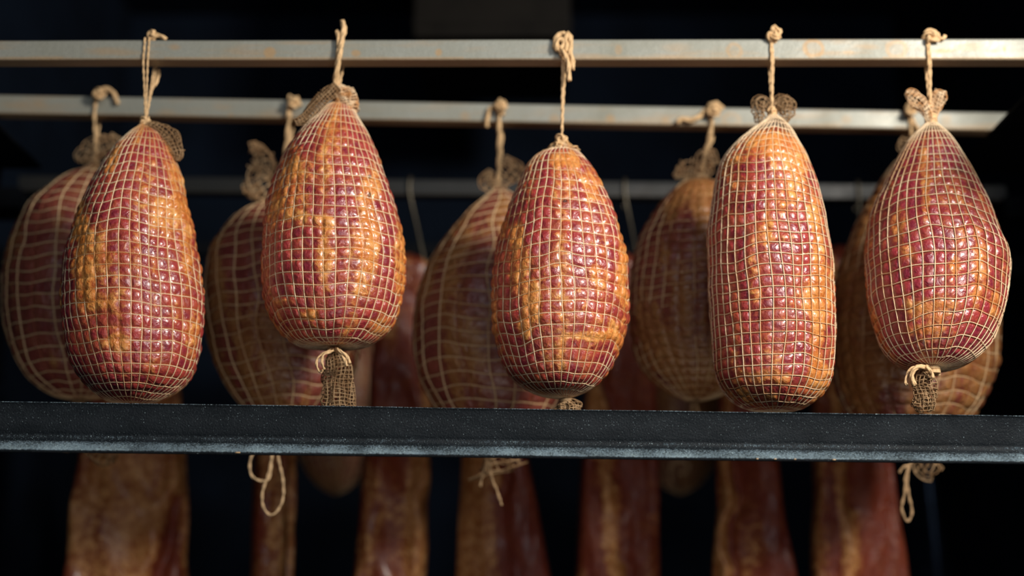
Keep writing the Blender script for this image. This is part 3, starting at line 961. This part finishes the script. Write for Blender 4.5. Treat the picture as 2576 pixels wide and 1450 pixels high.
tw.rope(over_rod(K + [0, 0, .004], Y1, z1t, z1b, X(2336, 150, F1), X(2330, 172, Y1 + TH), .0015), .0015)
tw.rope(over_rod(K + [0, 0, .004], Y1, z1t, z1b, X(2341, 150, F1), X(2334, 172, Y1 + TH), .0015), .0015)
t_ = tw.build('twine', M_twine, h)
kb = MB(); knot(kb, at(2342, 92, F1) + [0, .001, 0], .0078, .0022, 15, 2); kb.rope(pix([(2326, 84), (2336, 76), (2350, 78), (2358, 90), (2366, 98), (2374, 97), (2377, 89)], F1), .0024, plies=3)
kb.rope(pix([(2340, 100), (2352, 102), (2364, 101)], F1 - .002), .002, plies=3); kb.build('knot', M_twine, t_)
kb = MB(); coil(kb, K + [0, 0, .0], .0060, .010, .0013, 5); kb.build('neck_knot', M_twine, h)
sb = MB()
sock(sb, YH, [(2338, 306, 11), (2326, 282, 16), (2305, 258, 20), (2286, 242, 16), (2276, 238, 8)], 16, 9, .00062, 51, jit=.3, flat=.6, dy=-.004)
sock(sb, YH, [(2342, 300, 9), (2352, 270, 14), (2360, 245, 17), (2364, 230, 13)], 14, 8, .00062, 52, jit=.35, flat=.6, dy=-.002)
sock(sb, YH, [(2340, 302, 9), (2342, 278, 16), (2340, 258, 20)], 14, 6, .00062, 53, jit=.4, flat=.6)
sb.build('net_tuft', M_net, h)
B_ = np.array(h['_bot']); pb = proj(B_)
sb = MB(); Yb = float(B_[1])
sock(sb, Yb, [(pb[0], pb[1], 9), (2322, pb[1] + 18, 22), (2326, pb[1] + 50, 25), (2328, pb[1] + 80, 24), (2330, pb[1] + 108, 22)], 16, 13, .00062, 54, jit=.45, flat=.6)
sock(sb, Yb, [(pb[0], pb[1], 8), (2320, pb[1] + 28, 16), (2322, pb[1] + 60, 18), (2318, pb[1] + 98, 20)], 12, 10, .0006, 55, jit=.6, flat=.6)
sb.build('net_sleeve', M_tuft, h)
kb = MB()
kb.rope([B_, *pix([(2300, pb[1] - 2), (2282, pb[1] + 16), (2278, pb[1] + 38), (2284, pb[1] + 42)], Yb - .014)], .0018)
kb.rope([B_, *pix([(2308, pb[1] - 2), (2294, pb[1] + 14), (2296, pb[1] + 34), (2302, pb[1] + 44)], Yb - .018)], .0028, plies=3)
kb.rope([B_, *pix([(2330, pb[1] - 4), (2344, pb[1] + 12), (2346, pb[1] + 26)], Yb - .012)], .0020, plies=3)
coil(kb, B_ + [0, -.001, -.003], .0065, .008, .0016, 4); kb.build('bottom_tie', M_twine, h)

# --- second row ------------------------------------------------------------
YG = Y2 + TH / 2
G2 = 'second row of netted hams behind the front row'
F2 = Y2 - .003


def rear_twine(h, xf, xb, top, r=.0022, extra=(), ks=.0075, seed=1, off=0.0):
    K = np.array(h['_top']) + [0, 0, off]
    tw = MB()
    tw.rope(over_rod(K, Y2, z2t, z2b, X(xf, 300, F2), X(xb, 320, Y2 + TH), r), r)
    t_ = tw.build('twine', M_twine, h)
    kb = MB(); knot(kb, at(*top, Y2 - ks - .004), ks, .0022, seed, 2)
    for e, rr in extra: kb.rope(pix(e, F2 - rr * .6), rr, plies=3)
    kb.build('knot', M_twine, t_)


h = ham('blurred netted ham at the far left behind the leftmost front ham', G2, YG,
        [(432, 205, 280), (450, 160, 300), (490, 110, 322), (540, 62, 345), (600, 34, 362), (660, 17, 374), (720, 12, 380), (790, 14, 382), (850, 25, 376), (900, 45, 360), (945, 72, 330), (980, 112, 290), (998, 150, 250)],
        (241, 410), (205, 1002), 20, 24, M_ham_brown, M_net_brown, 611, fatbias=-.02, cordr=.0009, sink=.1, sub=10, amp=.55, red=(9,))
rear_twine(h, 237, 246, (250, 238), extra=[([(246, 246), (255, 226), (272, 224), (288, 238), (296, 262)], .003)], seed=21)
sb = MB(); sock(sb, YG, [(240, 416, 8), (232, 400, 18), (245, 372, 28), (280, 356, 24), (300, 360, 14)], 8, 7, .0007, 61, jit=.5)
sock(sb, YG, [(238, 420, 8), (222, 400, 16), (212, 395, 18), (205, 410, 10)], 7, 5, .0007, 62, jit=.5); sb.build('net_tuft', M_net_brown, h)
sb = MB(); sock(sb, YG, [(205, 1000, 9), (190, 1050, 22), (220, 1110, 30), (262, 1138, 28), (292, 1146, 20)], 9, 13, .0008, 63, jit=.4)
sock(sb, YG, [(205, 1005, 8), (200, 1060, 14), (172, 1110, 16), (160, 1132, 12)], 7, 9, .0008, 64, jit=.4); sb.build('net_sleeve', M_tuft, h)

h = ham('blurred netted ham behind the highest front ham, crumpled net tuft up left', G2, YG,
        [(520, 640, 740), (545, 596, 775), (590, 556, 820), (640, 528, 856), (700, 517, 882), (760, 515, 898), (830, 520, 905), (890, 536, 900), (945, 560, 888), (1000, 592, 862), (1040, 630, 820), (1062, 670, 770)],
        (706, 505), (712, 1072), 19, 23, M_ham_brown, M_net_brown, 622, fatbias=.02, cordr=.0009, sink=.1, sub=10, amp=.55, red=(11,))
rear_twine(h, 727, 735, (738, 258), extra=[([(727, 300), (727, 275), (735, 258), (748, 256), (754, 266)], .0036)], seed=22, off=.01, r=.003)
sb = MB(); sock(sb, YG, [(704, 512, 10), (672, 490, 26), (650, 450, 34), (668, 420, 30), (664, 395, 22), (640, 372, 14), (634, 360, 8)], 8, 12, .0008, 65, jit=.45)
sock(sb, YG, [(700, 512, 8), (652, 496, 20), (628, 478, 22), (616, 466, 12)], 7, 6, .0008, 66, jit=.5)
sock(sb, YG, [(704, 506, 10), (706, 470, 14), (716, 430, 12), (724, 395, 6)], 7, 6, .0008, 67, jit=.4)
sb.build('net_tuft', M_net_brown, h)
kb = MB(); B_ = np.array(h['_bot'])
kb.rope([B_, *pix([(660, 1100), (632, 1150), (630, 1190), (648, 1208), (676, 1205), (684, 1150), (690, 1100)], YG - .03)], .0016)
kb.rope([B_, *pix([(690, 1120), (676, 1190), (660, 1240), (664, 1280), (686, 1296), (710, 1262), (712, 1210), (700, 1150), (700, 1100)], YG - .03)], .0016); kb.build('bottom_loop', M_net_brown, h)  # browner cord colour stands in for shade below the rail

h = ham('blurred netted ham left of the middle front ham, wide net cells with long cords', G2, YG,
        [(492, 1225, 1292), (520, 1192, 1325), (560, 1152, 1352), (610, 1115, 1378), (670, 1078, 1398), (730, 1056, 1410), (800, 1043, 1418), (870, 1040, 1420), (930, 1050, 1418), (990, 1074, 1406), (1040, 1108, 1380), (1080, 1150, 1335)],
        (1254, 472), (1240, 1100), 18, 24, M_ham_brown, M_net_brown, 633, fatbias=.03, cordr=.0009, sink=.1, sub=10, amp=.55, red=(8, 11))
rear_twine(h, 1256, 1262, (1260, 268), extra=[([(1258, 285), (1245, 268), (1232, 275), (1226, 300), (1224, 320)], .0028), ([(1262, 290), (1266, 265), (1264, 254)], .004)], seed=23, r=.003)
sb = MB(); sock(sb, YG, [(1254, 482, 8), (1236, 468, 18), (1226, 450, 16), (1235, 430, 8)], 7, 5, .0008, 68, jit=.5)
sock(sb, YG, [(1254, 480, 8), (1270, 450, 20), (1288, 428, 24), (1300, 420, 14), (1270, 398, 8)], 7, 6, .0008, 69, jit=.55); sb.build('net_tuft', M_net_brown, h)
sb = MB(); sock(sb, YG, [(1240, 1098, 8), (1245, 1130, 20), (1250, 1165, 44), (1255, 1185, 60)], 9, 5, .0009, 70, jit=.6, flat=.5)
B_ = np.array(h['_bot']); sb.rope([B_, *pix([(1228, 1150), (1236, 1200), (1250, 1235), (1262, 1272)], YG)], .0018); sb.rope([B_, *pix([(1230, 1150), (1215, 1190), (1208, 1225)], YG)], .0018)
sb.build('bottom_tuft', M_tuft, h)

h = ham('golden-brown netted ham behind and left of the longest front ham', G2, YG,
        [(462, 1716, 1800), (480, 1690, 1840), (520, 1656, 1880), (580, 1618, 1915), (640, 1596, 1938), (700, 1587, 1950), (770, 1585, 1955), (840, 1590, 1950), (900, 1606, 1930), (945, 1634, 1896), (978, 1672, 1850), (1000, 1712, 1800)],
        (1762, 450), (1752, 1006), 30, 27, M_ham_brown, M_net_brown, 644, fatbias=.33, cordr=.0008, sub=8, amp=.9, sink=1.1, red=(13, 16))
rear_twine(h, 1789, 1794, (1794, 278), extra=[([(1788, 290), (1774, 278), (1762, 292), (1740, 302), (1712, 300), (1704, 310)], .0032), ([(1780, 275), (1800, 262), (1818, 276)], .004)], seed=24, r=.003, off=.004)
sb = MB(); sock(sb, YG, [(1765, 458, 8), (1750, 436, 22), (1728, 428, 22), (1706, 436, 12), (1698, 444, 6)], 8, 6, .0008, 71, jit=.55)
sock(sb, YG, [(1765, 456, 10), (1768, 430, 24), (1775, 405, 28), (1800, 398, 18)], 7, 6, .0008, 72, jit=.55)
sb.rope([np.array(h['_top']), *pix([(1785, 420), (1790, 380)], YG)], .002); sb.build('net_tuft', M_net_brown, h)
sb = MB(); sock(sb, YG, [(1752, 1002, 7), (1748, 1030, 10), (1756, 1060, 14)], 7, 5, .0008, 73, jit=.4); sb.build('bottom_gather', M_tuft, h)

h = ham('golden netted ham behind the rightmost front ham, shows low on its right', G2, YG,
        [(400, 2262, 2330), (430, 2232, 2362), (480, 2198, 2398), (540, 2164, 2432), (600, 2136, 2460), (660, 2114, 2482), (730, 2100, 2498), (800, 2095, 2506), (870, 2095, 2505), (940, 2102, 2496), (1000, 2120, 2474), (1045, 2146, 2444), (1085, 2190, 2400)],
        (2296, 382), (2300, 1108), 24, 26, M_ham_brown, M_net_brown, 655, fatbias=.36, cordr=.0009, sub=9, amp=.8, sink=.7, red=(11, 14))
rear_twine(h, 2290, 2296, (2292, 276), extra=[([(2292, 290), (2300, 310), (2312, 330), (2306, 350)], .0024)], seed=25, r=.0024)
sb = MB(); sock(sb, YG, [(2296, 388, 8), (2285, 370, 20), (2290, 350, 18)], 7, 5, .0008, 74, jit=.5); sb.build('net_tuft', M_net_brown, h)
sb = MB(); sock(sb, YG, [(2300, 1104, 8), (2315, 1140, 26), (2335, 1170, 34), (2355, 1188, 22)], 8, 6, .0009, 75, jit=.5)
B_ = np.array(h['_bot']); sb.rope([B_, *pix([(2290, 1160), (2278, 1200), (2276, 1240), (2268, 1280), (2282, 1312), (2294, 1290), (2286, 1245), (2282, 1205), (2292, 1150)], YG)], .0018)
sb.rope([B_, *pix([(2296, 1160), (2272, 1176), (2262, 1190)], YG)], .0018)
sb.build('bottom_tuft', M_tuft, h)

# ------------------------------------------------------------------ bacon sides on the third rod
def bacon(label, xs_top, xs_bot, y_top, strk, th, yaw, seed, hooks):
    Y = Y3 + 0.012
    k = pxm(Y)
    n, c = 150, 96
    y_bot = 1720
    A0, A1 = at(xs_top[0], y_top, Y), at(xs_top[1], y_top, Y)
    B0, B1 = at(xs_bot[0], 1450, Y), at(xs_bot[1], 1450, Y)
    zend = at(1288, y_bot, Y)[2]
    t = np.linspace(0, 1, n)
    z = A0[2] + (zend - A0[2]) * t
    f = (z - A0[2]) / (B0[2] - A0[2])
    xl = A0[0] + (B0[0] - A0[0]) * f; xr = A1[0] + (B1[0] - A1[0]) * f
    cx = (xl + xr) / 2; hw = (xr - xl) / 2
    ends = np.minimum(sstep(0, .03, t) ** .5, sstep(1, .97, t) ** .5)
    hw = hw * (0.65 + 0.35 * sstep(0, .12, t)) * (1 + .10 * (noise3(t * 7, 0, 0, seed) - .5)) * (.25 + .75 * ends)
    ph = np.linspace(0, 2 * pi, c, endpoint=False)
    T_, P_ = np.meshgrid(t, ph, indexing='ij')
    e = 0.45
    cx_ = np.sign(np.cos(P_)) * np.abs(np.cos(P_)) ** e
    sy_ = np.sign(np.sin(P_)) * np.abs(np.sin(P_)) ** e
    thick = th * (0.3 + 0.7 * ends[:, None])
    lx = cx_ * hw[:, None] / max(cos(yaw), .3)
    lx = lx - np.sign(lx) * thick * abs(sin(yaw)) * 0.6
    base = np.stack([cx[:, None] + lx * cos(yaw), Y - .02 + 0 * lx, np.broadcast_to(z[:, None], lx.shape)], -1)
    bx, by = proj(base)
    dpx = (bx - (strk[0] + (strk[1] - strk[0]) * (by - 1150) / 300) + 30 * (noise3(by / 60, 0, 0, seed + 9) - .5)) / strk[2]
    front = sy_ < 0.1
    diag = lx * 40 - T_ * 16
    ridge = 0.020 * (fbm(lx * 38, T_ * 3.5, seed, seed, 3) - .5) * front + .004 * np.sin(diag * 2.0 + 3 * noise3(lx * 20, T_ * 5, 0, seed)) * front * (1 if seed in (1, 3) else .3) + 0.005 * (fbm(lx * 80, T_ * 14, sy_, seed + 3, 2) - .5)
    ridge = ridge + front * (.008 * np.exp(-(dpx / 1.1) ** 2) - .014 * np.exp(-((dpx - 2.0) / .9) ** 2))
    ly = sy_ * thick / 2 + np.where(front, -ridge, ridge) + .012 * (noise3(T_ * 4, 0, 0, seed + 5) - .5)
    P = np.stack([cx[:, None] + lx * cos(yaw) - ly * sin(yaw), Y + lx * sin(yaw) + ly * cos(yaw), np.broadcast_to(z[:, None], lx.shape)], -1)
    root = thing('bacon_side', label, 'bacon', at((xs_top[0] + xs_top[1]) / 2, y_top, Y), 'smoked bacon sides hanging at the back')
    fat = .46 + 2.8 * (fbm(lx * 26, T_ * 3.2, seed * 1.0, seed + 7, 3) - .52)
    fat = fat + front * (1.3 * np.exp(-(dpx / 1.0) ** 2) + .12 * sstep(0, -2, dpx) - .75 * sstep(.8, 2.0, dpx))
    fat = np.clip(fat, 0, 1)
    mb = MB(); mb.grid(P, True, fat)
    for e_ in (0, -1):
        q = P[e_].mean(0); mb.grid(np.stack([P[e_], np.broadcast_to(q, P[e_].shape)]), True, np.full(2 * c, .4))
    o = mb.build('meat', M_bacon, root)
    nv = len(o.data.vertices)
    b1 = np.full(nv, .8); extra_attr(o, 'bulge', b1); extra_attr(o, 'char', np.zeros(nv))
    cr = np.full(nv, .3); cr[:n * c] = fbm(lx * 20, T_ * 6, 2, seed + 4, 2).ravel(); extra_attr(o, 'cellrand', cr)
    for (hx, tx) in hooks:
        hb = MB(); zt_, zb_ = z3t, z3b
        xh = X(hx, 470, Y3)
        tpt = np.array([cx[8] + tx * hw[8], Y, z[8]])
        K = tpt
        path = [K, ((xh + K[0]) / 2, (Y3 - .003 + K[1]) / 2, (K[2] + z3b(xh)) / 2), (xh, Y3 - .003, z3b(xh)), (xh, Y3 - .003, z3t(xh)), (xh, Y3 + .004, z3t(xh) + .0025), (xh, Y3 + TH - .004, z3t(xh) + .0025), (xh, Y3 + TH + .003, z3t(xh)), (xh, Y3 + TH + .003, z3b(xh) - .01)]
        hb.tube(resample(catmull(path, 10), 70), .0024, 8)
        hb.build('hook', M_hook, root)['label'] = 'slanting steel hook'
    return root


bacon('broad fatty bacon side at the bottom left, pale stripe slanting down its right', (270, 450), (150, 486), 700, (434, 358, 20), .05, radians(14), 1, [(345, 0)])
bacon('narrow bacon side seen nearly edge-on, second from the left below the rail', (645, 770), (614, 752), 720, (735, 705, 11), .05, radians(25), 2, [(690, 0)])
bacon('brown bacon side, third from the left, also seen between two front hams above the rail', (950, 1105), (880, 1085), 640, (1052, 1035, 18), .05, radians(12), 3, [(1032, .8)])
bacon('bacon side with a rounded red shoulder at right, fourth from the left below the rail', (1165, 1275), (1143, 1390), 760, (1240, 1226, 16), .05, radians(-8), 4, [(1240, 0)])
bacon('bacon side with a pale ridge down its middle, fifth from the left below the rail', (1478, 1640), (1440, 1668), 640, (1520, 1548, 12), .05, radians(8), 5, [(1572, .8)])
bacon('dark red bacon side with a gold left edge, second from the right below the rail', (1812, 1900), (1784, 2012), 760, (1836, 1828, 13), .05, radians(-12), 6, [(1870, 0)])
bacon('rightmost bacon side, beside the bluish steel tube', (2030, 2190), (2042, 2287), 620, (2108, 2132, 15), .05, radians(6), 7, [(2158, .8)])

# hams further back, only their dark undersides show below the rail
YK = Y4 + TH / 2
for (cxp, seed, lab) in ((846, 81, 'dark ham underside at the back between the second and third bacon sides'), (1712, 82, 'dark ham underside at the back right of the fifth bacon side')):
    h = ham(lab, 'rearmost row of hams in the dark', YK,
            [(790, cxp - 30, cxp + 30), (830, cxp - 70, cxp + 70), (900, cxp - 100, cxp + 100), (1000, cxp - 112, cxp + 112), (1100, cxp - 105, cxp + 105), (1170, cxp - 80, cxp + 80), (1220, cxp - 45, cxp + 45)],
            (cxp, 770), (cxp, 1244), 22, 22, M_ham_brown, M_net_brown, seed * 7, fatbias=.0, cordr=.0009, sub=6, amp=.8)
    K = np.array(h['_top']); tw = MB()
    tw.rope(over_rod(K, Y4, z4t, z4b, K[0], K[0] + .004, .002), .002)
    if cxp > 1000:
        tl = MB(); tl.rope([np.array(h['_bot']), *pix([(1690, 1215), (1686, 1190), (1692, 1165), (1712, 1158), (1732, 1170), (1728, 1188), (1708, 1192)], YK - .135)], .002)
    tw.build('twine', M_twine, h)
    if cxp > 1000: tl.build('bottom_loop', M_net_brown, h)  # brown cord again, shade put into the loop's colour

for o in bpy.data.objects:
    for k_ in ('_w', '_top', '_bot'):
        if k_ in o.keys(): del o[k_]
